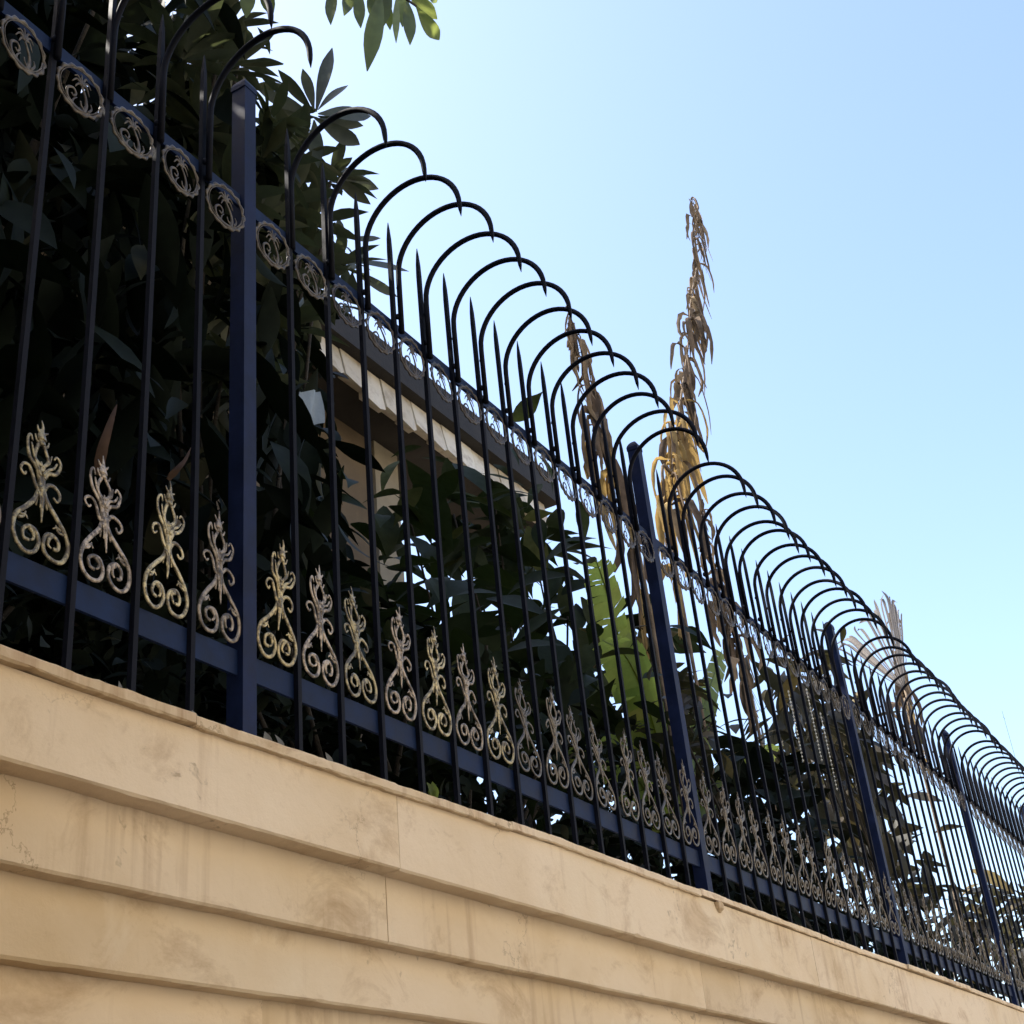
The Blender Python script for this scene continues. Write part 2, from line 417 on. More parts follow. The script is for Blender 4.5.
# picket: square bar with a long pointed tip
def picket_mb(z0, z1, w=.0047):
    b = MB(); vs = []; zs = [(z0, w), (z1 - .085, w), (z1 - .05, w * .86), (z1 - .02, w * .5), (z1, .0006)]
    for z, a in zs: vs += [(-a, -a, z), (a, -a, z), (a, a, z), (-a, a, z)]
    fs = [(3, 2, 1, 0)]
    for i in range(len(zs) - 1):
        for j in range(4): fs.append((i * 4 + j, i * 4 + (j + 1) % 4, i * 4 + 4 + (j + 1) % 4, i * 4 + 4 + j))
    n = len(zs) * 4; fs.append((n - 4, n - 3, n - 2, n - 1)); b.add(vs, fs); return b
pick = picket_mb(0, 2.13 - .66).build('picket', M_iron, None)
# hook: rod welded before the picket, arching out over the street
hb = MB(); pts = [(0, 0, 1.80 - .66), (0, 0, 1.955 - .66)]; rad = [.0064, .0064]
for i in range(1, 25):
    a = PI * i / 24; pts.append((0, -.125 + .125 * math.cos(a), 1.963 - .66 + .125 * math.sin(a))); rad.append(.0064)
pts += [(0, -.2505, 1.950 - .66), (0, -.2515, 1.928 - .66)]; rad[-3:] = [.0064, .0060, .0055]; rad += [.0046, .0006]
hb.tube(pts, rad, 8, 1.0, Vector((1, 0, 0)))
def weld(b, x, y, z, r_):
    b.tube([(x, y, z - r_ * 1.5), (x, y, z - r_), (x, y, z), (x, y, z + r_ * .9), (x, y, z + r_ * 1.4)], [r_ * .3, r_ * .85, r_, r_ * .8, r_ * .25], 7, 1.0, Vector((1, 0, 0)))
weld(hb, .004, .006, 1.812 - .66, .0058); weld(hb, -.004, .0065, 1.845 - .66, .0052); weld(hb, .003, .006, 1.93 - .66, .0038)
hook = hb.build('hook_spike', M_iron, None, True)

# medallion: wavy ring, palm tree and scroll
RS = 1.3
mb = MB(); RR = .0485
ring = []
for i in range(61):
    a = 2 * PI * i / 60; r = RR - .0018 + .0014 * math.cos(a * 15)
    ring.append((r * math.cos(a), .0005 * math.sin(a * 7), r * math.sin(a)))
mb.tube(ring, [.0036 + .0010 * math.cos(i * .5 * PI + .3) for i in range(61)], 6, .55)
ring = [((RR - .0065) * math.cos(2 * PI * i / 40), -.001, (RR - .0065) * math.sin(2 * PI * i / 40)) for i in range(41)]
mb.tube(ring, .0011, 5)
def arc2(pts, r0, r1=None, n=5, y=0, flat=.45, sd=6):
    q = bez([(p[0], y, p[1]) for p in pts], n); k = len(q); r1 = r0 if r1 is None else r1
    mb_cur.tube(q, [(r0 + (r1 - r0) * i / (k - 1)) * RS for i in range(k)], sd, flat)
mb_cur = mb
arc2([(.012, -.041), (.016, -.024), (.012, -.006), (.001, .014)], .0034, .0018)
for (dx, dz, dr) in [(-.020, .004, -.010), (-.017, .014, -.004), (-.005, .021, 0), (.010, .019, 0), (.019, .010, -.006), (.018, -.002, -.010), (-.012, -.006, -.006)]:
    arc2([(.001, .014), (.001 + dx * .55, .014 + dz * .75 + .004), (.001 + dx, .014 + dz + dr)], .0026, .0008, 4)
arc2([(-.004, -.040), (-.022, -.030), (-.025, -.012), (-.014, -.004), (-.007, -.012), (-.011, -.020), (-.016, -.016)], .0026, .0013, 5)
arc2([(-.012, -.036), (-.010, -.026), (-.004, -.018)], .0018, .0008, 4)
arc2([(-.024, -.036), (-.008, -.040), (.010, -.041), (.025, -.036)], .0034, .0030, 4)
arc2([(.020, -.034), (.027, -.022), (.024, -.012)], .0022, .0010, 4)
arc2([(.012, -.034), (.006, -.028), (.004, -.020)], .0020, .0010, 4)
med = mb.build('medallion', M_med, None, True)
M_medb = brass_mat('dark_medallion_brass', [(0, (.060, .050, .042)), (.3, (.045, .038, .034)), (.6, (.075, .062, .050))])  # darker copy of the medallion brass, used past the first post
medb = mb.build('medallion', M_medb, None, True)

RS = 1.18
# scroll ornament standing on the lower rail
def ornament(seed, flip, M):
    global mb_cur
    r = random.Random(seed); mb = MB(); mb_cur = mb; sg = -1 if flip else 1
    def j(p): return (p[0] * sg + r.uniform(-.0012, .0012), p[1] + r.uniform(-.0012, .0012))
    def A(pts, r0, r1=None, n=5, y=0): arc2([j(p) for p in pts], r0, r1, n, y)
    for s in (-1, 1):   # the two large base scrolls
        A([(s * .003, .112), (s * .010, .094), (s * .026, .076), (s * .042, .056), (s * .0475, .034), (s * .041, .013), (s * .026, .004),
           (s * .011, .010), (s * .004, .026), (s * .010, .042), (s * .022, .046), (s * .031, .037), (s * .029, .026), (s * .021, .023)], .0038, .0026, 5)
        A([(s * .040, .052), (s * .031, .056), (s * .026, .066)], .0026, .0012, 4)
        A([(s * .036, .058), (s * .028, .062), (s * .022, .056)], .0022, .0010, 4)
        A([(s * .020, .044), (s * .013, .037), (s * .013, .028), (s * .018, .024)], .0036, .0014, 4)
        A([(s * .002, .116), (s * .007, .098), (s * .010, .082)], .0030, .0014, 4)
    A([(0, .118), (0, .098), (0, .078), (0, .058)], .0052, .0012, 4, -.001)
    A([(-.0045, .106), (-.003, .094), (-.004, .080)], .0020, .0012, 3, -.002)
    A([(-.002, .10), (-.002, .122), (-.004, .140)], .0058, .0032, 4)
    A([(.003, .10), (.003, .122), (.004, .140)], .0050, .0030, 4)
    # side curls
    A([(-.003, .108), (-.011, .118), (-.016, .132), (-.023, .144), (-.032, .142), (-.036, .133), (-.031, .126), (-.026, .131)], .0032, .0016, 5)
    A([(.003, .112), (.012, .124), (.022, .126), (.031, .119), (.033, .109), (.027, .103), (.022, .109)], .0034, .0018, 5)
    # cup of petals
    A([(-.003, .128), (-.010, .145), (-.021, .160), (-.026, .178), (-.025, .192), (-.019, .197), (-.017, .188)], .0036, .0014, 5)
    A([(-.002, .134), (-.009, .152), (-.016, .166), (-.018, .182)], .0030, .0014, 4, -.001)
    A([(.003, .130), (.012, .142), (.024, .148), (.032, .158), (.034, .170), (.028, .178), (.023, .172)], .0036, .0014, 5)
    A([(.002, .136), (.010, .149), (.020, .155), (.026, .165)], .0030, .0014, 4, -.001)
    A([(.001, .142), (.008, .154), (.015, .162), (.018, .176)], .0026, .0012, 4)
    A([(0, .140), (0, .150), (0, .158)], .0034, .0012, 3)
    # open drop and pointed bud
    A([(0, .150), (-.011, .160), (-.011, .172), (-.004, .188), (0, .202)], .0027, .0027, 4)
    A([(0, .150), (.011, .160), (.011, .172), (.004, .188), (0, .202)], .0027, .0027, 4)
    A([(0, .188), (0, .198), (.001, .208), (.0005, .218), (0, .2295)], .0058, .0008, 4)
    A([(0, .196), (0, .206), (0, .214)], .0078, .0030, 3, .0005)
    A([(0, .205), (-.006, .211), (-.009, .219)], .0028, .0010, 3)
    A([(0, .204), (.006, .208), (.011, .212)], .0028, .0010, 3)
    A([(-.004, .188), (-.010, .193), (-.012, .201)], .0024, .0010, 3)
    A([(.004, .186), (.010, .188), (.013, .196)], .0024, .0010, 3)
    return mb.build('scroll_ornament', M, None, True)
orns = [ornament(3, False, M_orn), ornament(8, False, M_orn2), ornament(12, False, M_orn), ornament(17, False, M_orn2), ornament(21, False, M_ornb), ornament(25, False, M_ornb)]
used = set()
first = True
for k in range(KA, KB + 1):
    if k % 15 == 0: continue
    o = copy_to(pick, k, rnd.uniform(-.0012, .0012), rnd.uniform(-.004, .003), first)
    o.rotation_euler = (rnd.gauss(0, .0011), rnd.gauss(0, .0016), 0)
    o = copy_to(hook, k + .0, -.0124, 0, first)
    o.location.x += rnd.uniform(-.001, .004); o.location.z += rnd.gauss(0, .003)
    o.rotation_euler = (rnd.gauss(0, .004), 0, rnd.gauss(0, .022)); o.scale = (1, 1 + rnd.gauss(0, .012), 1)
    first = False
first = True
for k in range(KA - 1, KB + 1):
    dk = k >= 2; fm = (k == KA - 1) or (k == 2)
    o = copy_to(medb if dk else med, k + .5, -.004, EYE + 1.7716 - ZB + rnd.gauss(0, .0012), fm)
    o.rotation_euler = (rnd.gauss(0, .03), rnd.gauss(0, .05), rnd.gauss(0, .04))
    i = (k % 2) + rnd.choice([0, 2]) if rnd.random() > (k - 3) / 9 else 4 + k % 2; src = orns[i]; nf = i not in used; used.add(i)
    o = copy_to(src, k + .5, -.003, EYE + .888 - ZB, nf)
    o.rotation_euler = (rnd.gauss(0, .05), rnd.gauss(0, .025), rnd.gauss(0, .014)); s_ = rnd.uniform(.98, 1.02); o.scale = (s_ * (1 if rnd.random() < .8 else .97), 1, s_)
# rails (each bay its own bar, butting the posts)
posts = [-15, 0, 15, 30, 45]
for a, c in zip(posts, posts[1:]):
    xa, xb = kx(a) + .017, kx(c) - .017
    for z0, z1 in ((.843, .886), (1.8165, 1.8465)):
        b = MB(); b.box((xa, YF + .0049, EYE + z0), (xb, YF + .0109, EYE + z1))
        b.build('rail', M_blue, fence)
for k in posts:
    px = kx(k); w = .0165
    b = MB(); b.box((px - w, YF - .006, EYE + .66), (px + w, YF + .028, EYE + 2.135))
    po = b.build('post', M_post, fence)
    b = MB(); w2 = .0185; yc = YF + .011; z = EYE + 2.135
    lv = [(0, w2), (.012, w2), (.020, w2 * .86), (.028, w2 * .6), (.034, w2 * .3), (.036, 0.001)]
    vs = []; fs = [(3, 2, 1, 0)]
    for dz, a in lv: vs += [(px - a, yc - a, z + dz), (px + a, yc - a, z + dz), (px + a, yc + a, z + dz), (px - a, yc + a, z + dz)]
    for i in range(len(lv) - 1):
        for j in range(4): fs.append((i * 4 + j, i * 4 + (j + 1) % 4, i * 4 + 4 + (j + 1) % 4, i * 4 + 4 + j))
    b.add(vs, fs); b.build('post_cap', M_post, po, origin=root_loc(fence))

# ------------------------------------------------------------------ iron gate beyond the end of the wall
gate = thing('iron_gate', (kx(45) + .03, YF, 0), 'navy barred iron gate beyond the far end of the stone wall', 'gate')
gx0, gx1 = kx(45) + .035, kx(45) + 1.85
n = 15
for i in range(n):
    x = gx0 + .05 + (gx1 - gx0 - .1) * i / (n - 1)
    b = picket_mb(.08, EYE + 2.13 - 0); b.v = [(v[0] + x, v[1] + YF, v[2]) for v in b.v]; b.build('picket', M_iron, gate)
    b = MB(); b.tube([(p[0] + x, p[1] + YF - .0124, p[2] + EYE + .66) for p in pts], rad, 6, 1, Vector((1, 0, 0))); b.build('hook_spike', M_iron, gate, True)
    if i < n - 1:
        xm = x + (gx1 - gx0 - .1) / (n - 1) / 2
        o = medb.copy(); C.objects.link(o); o.parent = gate; o.location = (xm - gate.location.x, -.004, EYE + 1.7716)
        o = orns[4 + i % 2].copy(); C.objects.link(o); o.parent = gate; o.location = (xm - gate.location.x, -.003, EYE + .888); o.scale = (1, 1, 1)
for z0, z1 in ((.10, .16), (EYE + .843, EYE + .886), (EYE + 1.8165, EYE + 1.8465)):
    b = MB(); b.box((gx0, YF + .0049, z0), (gx1, YF + .0109, z1)); b.build('rail', M_blue, gate)
b = MB(); b.box((gx1 + .002, YF - .02, .0), (gx1 + .06, YF + .04, EYE + 2.15)); b.build('post', M_blue, gate)

# ------------------------------------------------------------------ foliage
def leaf(b, base, d, nrm, L, Wd, droop=.25, fold=.25, seg=4, prof=None):
    d = d.normalized(); side = d.cross(nrm)
    if side.length < 1e-4: side = d.orthogonal()
    side.normalize(); up = side.cross(d).normalized()
    prof = prof or [.06, .50, .85, 1.0, .85, .5, .02]
    vs = []; fs = []; seg = len(prof) - 1
    for i in range(seg + 1):
        t = i / seg
        c = base + d * (L * t * (1 - .15 * droop * t)) - up * (droop * L * t * t)
        h = Wd * .5 * prof[i]
        vs += [c - side * h + up * (fold * h), c, c + side * h + up * (fold * h)]
    for i in range(seg):
        for j in range(2):
            a = i * 3 + j; fs.append((a, a + 1, a + 4, a + 3))
    b.add(vs, fs)
def rdir(r, zlo=-1, zhi=1):
    while True:
        v = Vector((r.uniform(-1, 1), r.uniform(-1, 1), r.uniform(-1, 1)))
        if .05 < v.length < 1:
            v.normalize()
            if zlo <= v.z <= zhi: return v
def rosette(b, p, axis, r, n=12, L=.16, Wd=.042):
    axis = axis.normalized(); o = axis.orthogonal().normalized(); q = axis.cross(o)
    for i in range(n):
        a = i * 2.4 + r.uniform(-.3, .3); lift = .15 + .95 * (i / n) + r.uniform(-.12, .12)
        rad_ = o * math.cos(a) + q * math.sin(a)
        d = rad_ * math.cos(lift) + axis * math.sin(lift)
        s = r.uniform(.75, 1.15)
        leaf(b, p + rad_ * .008, d, axis, L * s, Wd * s, r.uniform(.1, .4), r.uniform(.15, .4), prof=[.10, .36, .66, .90, 1.0, .88, .5, .02])
def inpoly(x, y, P):
    c = False; j = len(P) - 1
    for i in range(len(P)):
        if (P[i][1] > y) != (P[j][1] > y) and x < (P[j][0] - P[i][0]) * (y - P[i][1]) / (P[j][1] - P[i][1]) + P[i][0]: c = not c
        j = i
    return c
def branchy(b, base, tips, r0, r):
    """trunk with limbs growing out to tip positions"""
    for tp in tips:
        tp = Vector(tp); base_ = Vector(base)
        mid = base_.lerp(tp, .45) + Vector((r.uniform(-.12, .12), r.uniform(-.1, .1), r.uniform(-.05, .2)))
        q = bez([base_, base_.lerp(mid, .5) + Vector((r.uniform(-.05, .05), 0, .05)), mid, mid.lerp(tp, .6) + Vector((r.uniform(-.06, .06), r.uniform(-.06, .06), r.uniform(-.03, .06))), tp], 5)
        k = len(q); b.tube(q, [max(.006, r0 * (1 - i / k) ** 1.1) for i in range(k)], 7)

# --- dark tree filling the left
r = random.Random(21)
tb = Vector((1.3, 3.0, 1.7))
t1 = thing('broadleaf_tree', tb, 'large dark broadleaf tree filling the view behind the fence at far left', 'tree')
P1 = [(-260, -260), (205, -260), (212, 40), (228, 95), (262, 120), (285, 190), (300, 260), (312, 330), (330, 420), (338, 520), (345, 640), (360, 760), (-260, 760)]
cb = MB(); cnt = 0; tips = []
while cnt < 8500:
    px, py = r.uniform(-260, 360), r.uniform(-260, 760)
    if not inpoly(px, py, P1): continue
    Y = 1.75 + 2.6 * r.random() ** .8
    p = at(px, py, Y)
    if p.z < 1.75: continue
    cnt += 1
    d = rdir(r, -1, .45); d.z -= .35
    L = r.uniform(.14, .28)
    leaf(cb, p, d, Vector((r.gauss(0, .5), r.gauss(-.1, .5), 1)), L, L * r.uniform(.26, .38), r.uniform(.1, .5), r.uniform(.1, .35))
    if cnt % 1100 == 0: tips.append(p)
while cnt < 13500:      # unseen limbs added over the street to shade the near wall
    p = Vector((r.uniform(-4.6, .3), r.uniform(-3.4, 4.2), r.uniform(2.6, 6.2)))
    w = R @ np.array([p.x, p.y, p.z - EYE]); px = 512 + F * w[0] / w[2]; py = 512 + F * w[1] / w[2]
    if w[2] > 0 and -330 < py and px > -60: continue
    cnt += 1; L = r.uniform(.2, .4)
    leaf(cb, p, rdir(r, -1, .4), Vector((r.gauss(0, .5), r.gauss(0, .5), 1)), L, L * .42, .3, .2)
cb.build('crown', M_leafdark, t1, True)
cb = MB(); branchy(cb, tb, tips, .075, r); cb.build('trunk', M_bark, t1, True)

# --- rosette shrub-tree leaning against the sky at upper left
r = random.Random(33)
t2b = Vector((2.6, 2.35, 1.7))
t2 = thing('rosette_tree', t2b, 'small tree with star shaped leaf rosettes against the sky beside the first post', 'tree')
ros = [(330, 182, 2.15, .13), (296, 160, 2.05, .13), (268, 124, 1.95, .12), (282, 205, 2.1, .14), (312, 225, 2.2, .14), (262, 160, 2.0, .14),
       (335, 266, 2.3, .13), (318, 290, 2.3, .14), (300, 262, 2.2, .14), (255, 230, 2.0, .14),
       (268, 290, 2.1, .15), (285, 330, 2.2, .15), (235, 300, 2.1, .15), (240, 380, 2.1, .15), (225, 200, 2.0, .14), (200, 130, 2.0, .14), (215, 75, 2.0, .14), (180, 60, 1.95, .14), (226, 30, 2.0, .12), (216, -10, 2.0, .12), (238, 66, 2.0, .11)]
EYEV = Vector((0, 0, EYE))
def spray(b, rows, jit=.05, fold=(.1, .4)):
    for (bx, by, ex, ey, w_, Y) in rows:
        p = at(bx, by, Y); e = at(ex, ey, Y + r.uniform(-jit, jit))
        leaf(b, p, e - p, (EYEV - p).normalized() + Vector((r.gauss(0, .25), 0, r.gauss(0, .25))), (e - p).length, w_ * .0036, .06, r.uniform(*fold), prof=[.10, .34, .62, .84, .97, 1.0, .86, .5, .05])
cb = MB(); tips = []
spray(cb, [(316, 112, 332, 40, 13, 2.0), (314, 110, 303, 66, 11, 2.0), (312, 110, 278, 70, 11, 2.02), (318, 110, 348, 79, 10, 2.0), (318, 114, 376, 112, 17, 1.98), (316, 118, 363, 148, 16, 2.0), (314, 118, 350, 134, 13, 2.02),
           (310, 114, 262, 92, 12, 2.05), (308, 116, 266, 108, 11, 2.05), (314, 120, 318, 165, 13, 2.0), (310, 118, 286, 148, 13, 2.02), (318, 116, 366, 128, 12, 2.04),
           (332, 172, 382, 190, 13, 2.12), (332, 176, 372, 205, 12, 2.12), (330, 172, 370, 172, 11, 2.12), (346, 238, 385, 240, 7, 2.3), (352, 262, 414, 266, 12, 2.3), (350, 268, 402, 300, 11, 2.35), (346, 266, 372, 250, 9, 2.3), (352, 272, 352, 300, 11, 2.3), (342, 250, 338, 216, 10, 2.3)])
for (px, py, Y, L) in ros:
    p = at(px, py, Y); tips.append(p)
    L *= 1.3; rosette(cb, p, Vector((r.gauss(.15, .3), r.gauss(-.2, .3), 1)), r, 15, L, L * .25)
for i in range(420):
    (px, py, Y, L) = r.choice(ros[1:]); p = at(px + r.gauss(-8, 20), py + r.gauss(14, 18), Y + r.uniform(.02, .35))
    d = rdir(r, -1, .5); leaf(cb, p, d, Vector((r.gauss(0, .4), r.gauss(0, .4), 1)), r.uniform(.09, .16), r.uniform(.03, .045), .3, .25)
cb.build('crown', M_leafros, t2, True)
cb = MB(); branchy(cb, t2b, tips[::4], .018, r); cb.build('trunk', M_bark, t2, True)

# --- tall tree whose lowest spray hangs into the top of the view
r = random.Random(41)
t3b = Vector((1.2, 2.9, 1.7))
t3 = thing('overhanging_tree', t3b, 'tree with bright green leaves hanging into the top edge above the hooks', 'tree')
cb = MB(); tips = []
for (bx, by, ex, ey, w_, Y) in [(381, -8, 368, 65, 17, 1.78), (358, -12, 360, 25, 11, 1.8), (334, -16, 329, 20, 11, 1.8), (397, -6, 395, 37, 7, 1.76), (407, 0, 411, 41, 13, 1.78), (416, 6, 441, 43, 15, 1.75),
                                (408, -6, 438, 19, 16, 1.79), (387, -2, 390, 30, 9, 1.82), (352, -16, 346, 12, 12, 1.84), (372, -14, 374, 20, 12, 1.84), (402, -12, 402, 22, 12, 1.83), (390, -12, 383, 24, 11, 1.8), (424, -14, 440, 4, 12, 1.84),
                                (262, -20, 272, 16, 12, 1.85), (250, -20, 246, 14, 12, 1.85), (300, -40, 306, -8, 13, 1.85)]:
    p = at(bx, by, Y); e = at(ex, ey, Y - r.uniform(-.05, .07)); tips.append(p)
    leaf(cb, p, e - p, (EYEV - p).normalized() + Vector((r.gauss(0, .3), 0, r.gauss(0, .3))), (e - p).length, w_ * .0037, .06, r.uniform(.1, .45), prof=[.10, .34, .62, .84, .97, 1.0, .86, .5, .06])
for (px, py, Y, n_) in [(312, -70, 1.8, 12), (378, -85, 1.85, 12), (250, -70, 1.85, 12), (200, -60, 1.85, 12), (420, -110, 1.95, 12), (150, -90, 1.9, 12), (90, -80, 1.9, 12)]:
    p = at(px, py, Y); tips.append(p)
    for i in range(n_):
        d = rdir(r, -.9, .5); L = r.uniform(.12, .2)
        leaf(cb, p, d, Vector((r.gauss(0, .6), r.gauss(-.5, .5), .5)), L, L * r.uniform(.27, .35), .1, .2, prof=[.10, .40, .72, .92, 1.0, .9, .55, .05])
cb.build('crown', leaf_mat('young_leaf', [(0, (.04, .055, .03)), (.45, (.06, .08, .035)), (.75, (.14, .17, .05)), (1, (.18, .22, .06))], .4, (.36, .42, .09), .45, .3), t3, True)
cb = MB(); top = at(120, -160, 2.0)
q = bez([t3b, t3b.lerp(top, .5) + Vector((-.1, .1, 0)), top], 8); cb.tube(q, [.05 - .03 * i / len(q) for i in range(len(q))], 8)
for tp in tips:
    q = bez([top, top.lerp(tp, .5) + Vector((0, 0, .08)), tp], 6); cb.tube(q, [.014 - .010 * i / len(q) for i in range(len(q))], 6)
cb.build('trunk', M_bark, t3, True)

# --- large-leaved dark shrub in front of the house
def crown(name, base, label, cat, poly, Yr, n, Lr, wr, M, seed, zlo=-1, zhi=.6, tipn=14, droop=(.1, .5), tr=.03, pr=None):
    r = random.Random(seed); base = Vector(base)
    t = thing(name, base, label, cat)
    xs = [p[0] for p in poly]; ys = [p[1] for p in poly]; cb = MB(); c = 0; tips = []; tries = 0
    # clumped: leaves gather round scattered twig ends, leaving gaps
    cl = []
    while len(cl) < max(6, n // 26) and tries < 20000:
        tries += 1
        px, py = r.uniform(min(xs), max(xs)), r.uniform(min(ys), max(ys))
        if inpoly(px, py, poly):
            p = at(px, py, r.uniform(*Yr))
            if p.z > 1.74: cl.append(p)
    sc = .42 * Lr[1]
    while c < n:
        p = r.choice(cl) + Vector((r.gauss(0, sc), r.gauss(0, sc), r.gauss(0, sc)))
        if p.z < 1.74 or p.y < YF + .10: c += 0.2; continue
        c += 1; L = r.uniform(*Lr) * min(1, max(.35, (p.y - 1.15) / 1.1)); d = rdir(r, zlo, zhi)
        q = p + d * L
        if q.y < YF + .04: d.y = abs(d.y)
        leaf(cb, p, d, Vector((r.gauss(0, .5), r.gauss(-.1, .5), 1)), L, L * r.uniform(*wr), r.uniform(*droop), r.uniform(.1, .35), prof=pr)
    cb.build('crown', M, t, True)
    cb = MB(); branchy(cb, base, cl[:tipn], tr, r); cb.build('trunk', M_bark, t, True)
    return t
BIG = [.12, .6, .92, 1.0, .88, .58, .25, .01]
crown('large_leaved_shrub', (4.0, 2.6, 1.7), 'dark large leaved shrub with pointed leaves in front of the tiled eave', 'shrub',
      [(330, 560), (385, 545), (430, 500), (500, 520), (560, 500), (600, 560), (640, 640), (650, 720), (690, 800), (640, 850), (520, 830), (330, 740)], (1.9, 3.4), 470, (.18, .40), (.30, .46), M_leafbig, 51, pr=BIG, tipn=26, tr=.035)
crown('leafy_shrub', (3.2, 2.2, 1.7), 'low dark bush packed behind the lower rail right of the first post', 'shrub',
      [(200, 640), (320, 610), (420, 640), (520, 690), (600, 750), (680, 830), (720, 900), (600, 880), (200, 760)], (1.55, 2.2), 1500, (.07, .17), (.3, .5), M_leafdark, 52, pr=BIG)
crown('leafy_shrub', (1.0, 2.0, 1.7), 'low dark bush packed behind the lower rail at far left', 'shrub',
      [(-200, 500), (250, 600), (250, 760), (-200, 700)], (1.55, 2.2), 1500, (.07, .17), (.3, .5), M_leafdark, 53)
crown('broadleaf_tree', (7.0, 3.6, 1.7), 'olive leaved tree rising behind the fence between first and second post', 'tree',
      [(405, 480), (440, 450), (470, 450), (540, 515), (575, 540), (590, 600), (560, 680), (470, 640), (410, 580)], (2.8, 4.0), 230, (.18, .40), (.3, .42), M_leafbig, 54, pr=BIG, tipn=22)
# --- growth farther along
crown('grey_leaved_tree', (10.4, 2.6, 1.7), 'greyish brown tree with hanging leaves between second and third post', 'tree',
      [(768, 660), (795, 665), (850, 712), (862, 800), (830, 805), (790, 800), (770, 740)], (2.2, 3.0), 250, (.16, .36), (.2, .34), M_leafmid, 61, -1, -.1)
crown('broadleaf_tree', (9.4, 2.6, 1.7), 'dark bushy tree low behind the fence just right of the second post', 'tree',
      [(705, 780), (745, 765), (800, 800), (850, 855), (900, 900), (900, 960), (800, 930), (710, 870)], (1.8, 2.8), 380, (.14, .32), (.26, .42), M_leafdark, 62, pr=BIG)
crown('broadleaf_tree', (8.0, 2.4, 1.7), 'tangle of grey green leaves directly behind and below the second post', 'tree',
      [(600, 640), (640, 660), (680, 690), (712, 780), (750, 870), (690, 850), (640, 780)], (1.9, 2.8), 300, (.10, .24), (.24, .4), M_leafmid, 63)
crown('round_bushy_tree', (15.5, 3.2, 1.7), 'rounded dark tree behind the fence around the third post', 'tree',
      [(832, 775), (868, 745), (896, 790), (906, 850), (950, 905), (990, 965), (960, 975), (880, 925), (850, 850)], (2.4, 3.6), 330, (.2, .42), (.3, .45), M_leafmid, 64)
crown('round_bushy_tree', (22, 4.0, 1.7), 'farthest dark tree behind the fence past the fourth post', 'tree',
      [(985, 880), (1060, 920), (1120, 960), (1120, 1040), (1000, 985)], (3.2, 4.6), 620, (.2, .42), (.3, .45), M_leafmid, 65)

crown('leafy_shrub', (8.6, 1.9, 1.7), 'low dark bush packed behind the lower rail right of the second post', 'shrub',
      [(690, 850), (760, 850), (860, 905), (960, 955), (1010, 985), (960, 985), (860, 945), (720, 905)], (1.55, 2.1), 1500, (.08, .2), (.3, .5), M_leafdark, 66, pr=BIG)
# --- banana plant with broad yellow-green leaves
def blade(b, path, w, side, fold=.25, n=6, tear=0, r=None, prof=None):
    q = bez(path, n); k = len(q); side = Vector(side).normalized(); vs = []; fs = []
    for i, c in enumerate(q):
        t = i / (k - 1); pw = (math.sin(PI * min(1, t * .93 + .05)) ** .6) if prof is None else prof(t)
        tn = (q[min(i + 1, k - 1)] - q[max(i - 1, 0)]).normalized()
        s = (side - tn * side.dot(tn)).normalized(); up = tn.cross(s)
        j1 = 1 - (r.random() * tear if r else 0); j2 = 1 - (r.random() * tear if r else 0)
        vs += [c - s * w * pw * j1 + up * fold * w * pw, c - s * w * pw * .5 * j1 + up * fold * .3 * w * pw, c,
               c + s * w * pw * .5 * j2 + up * fold * .3 * w * pw, c + s * w * pw * j2 + up * fold * w * pw]
    for i in range(k - 1):
        for j in range(4): a = i * 5 + j; fs.append((a, a + 1, a + 6, a + 5))
    b.add(vs, fs)
r = random.Random(71)
bb = Vector((6.6, 2.35, 1.7))
ban = thing('banana_plant', bb, 'banana plant with bright yellow green blades behind the second post', 'plant')
heart = at(668, 800, 2.35); heart.x, heart.y = bb.x + .05, 2.35
cb = MB(); q = bez([bb, bb.lerp(heart, .5) + Vector((.02, 0, 0)), heart], 6); cb.tube(q, [.07 - .035 * i / len(q) for i in range(len(q))], 10); cb.build('stem', M_stalk, ban, True)
def torn_leaf(pth, w, side, M, strips=20, droop=.35, tear=.5, name='leaf_blade'):
    q = bez(pth, 8); k = len(q); b = MB(); side = Vector(side).normalized()
    b.tube(q, [.008 - .006 * i / k for i in range(k)], 6)
    def pos(t_):
        f = t_ * (k - 1); a_ = int(min(f, k - 2)); return q[a_].lerp(q[a_ + 1], f - a_)
    for s in (-1, 1):
        t_ = .03; dr = 0
        while t_ < .97:
            dt = r.uniform(.5, 1.6) / strips; t2 = min(t_ + dt, .985)
            p0, p1 = pos(t_), pos(t2); tn = (p1 - p0).normalized(); sv = (side - tn * side.dot(tn)).normalized(); up = tn.cross(sv)
            pw = w * math.sin(PI * min(.98, t_ * .9 + .08)) ** .55 * r.uniform(.8, 1.08)
            if r.random() < tear: dr = r.uniform(-.15, 1.0) * droop
            out = (sv * s + tn * .45).normalized(); vs = []
            for u_ in (0, .35, .7, 1):
                dz = Vector((0, 0, -1)) * (dr * pw * u_ * u_) + up * (.25 * pw * u_)
                sh = tn * (r.uniform(-.004, .004) + (.03 * pw / w * dr if u_ == 1 else 0))
                vs += [p0 + out * (pw * u_) + dz + sh, p1 + out * (pw * u_ * r.uniform(.96, 1.0)) + dz + sh - tn * (.004 * u_)]
            b.add(vs, [(0, 2, 3, 1), (2, 4, 5, 3), (4, 6, 7, 5)])
            t_ = t2
    return b.build(name, M, ban, False)
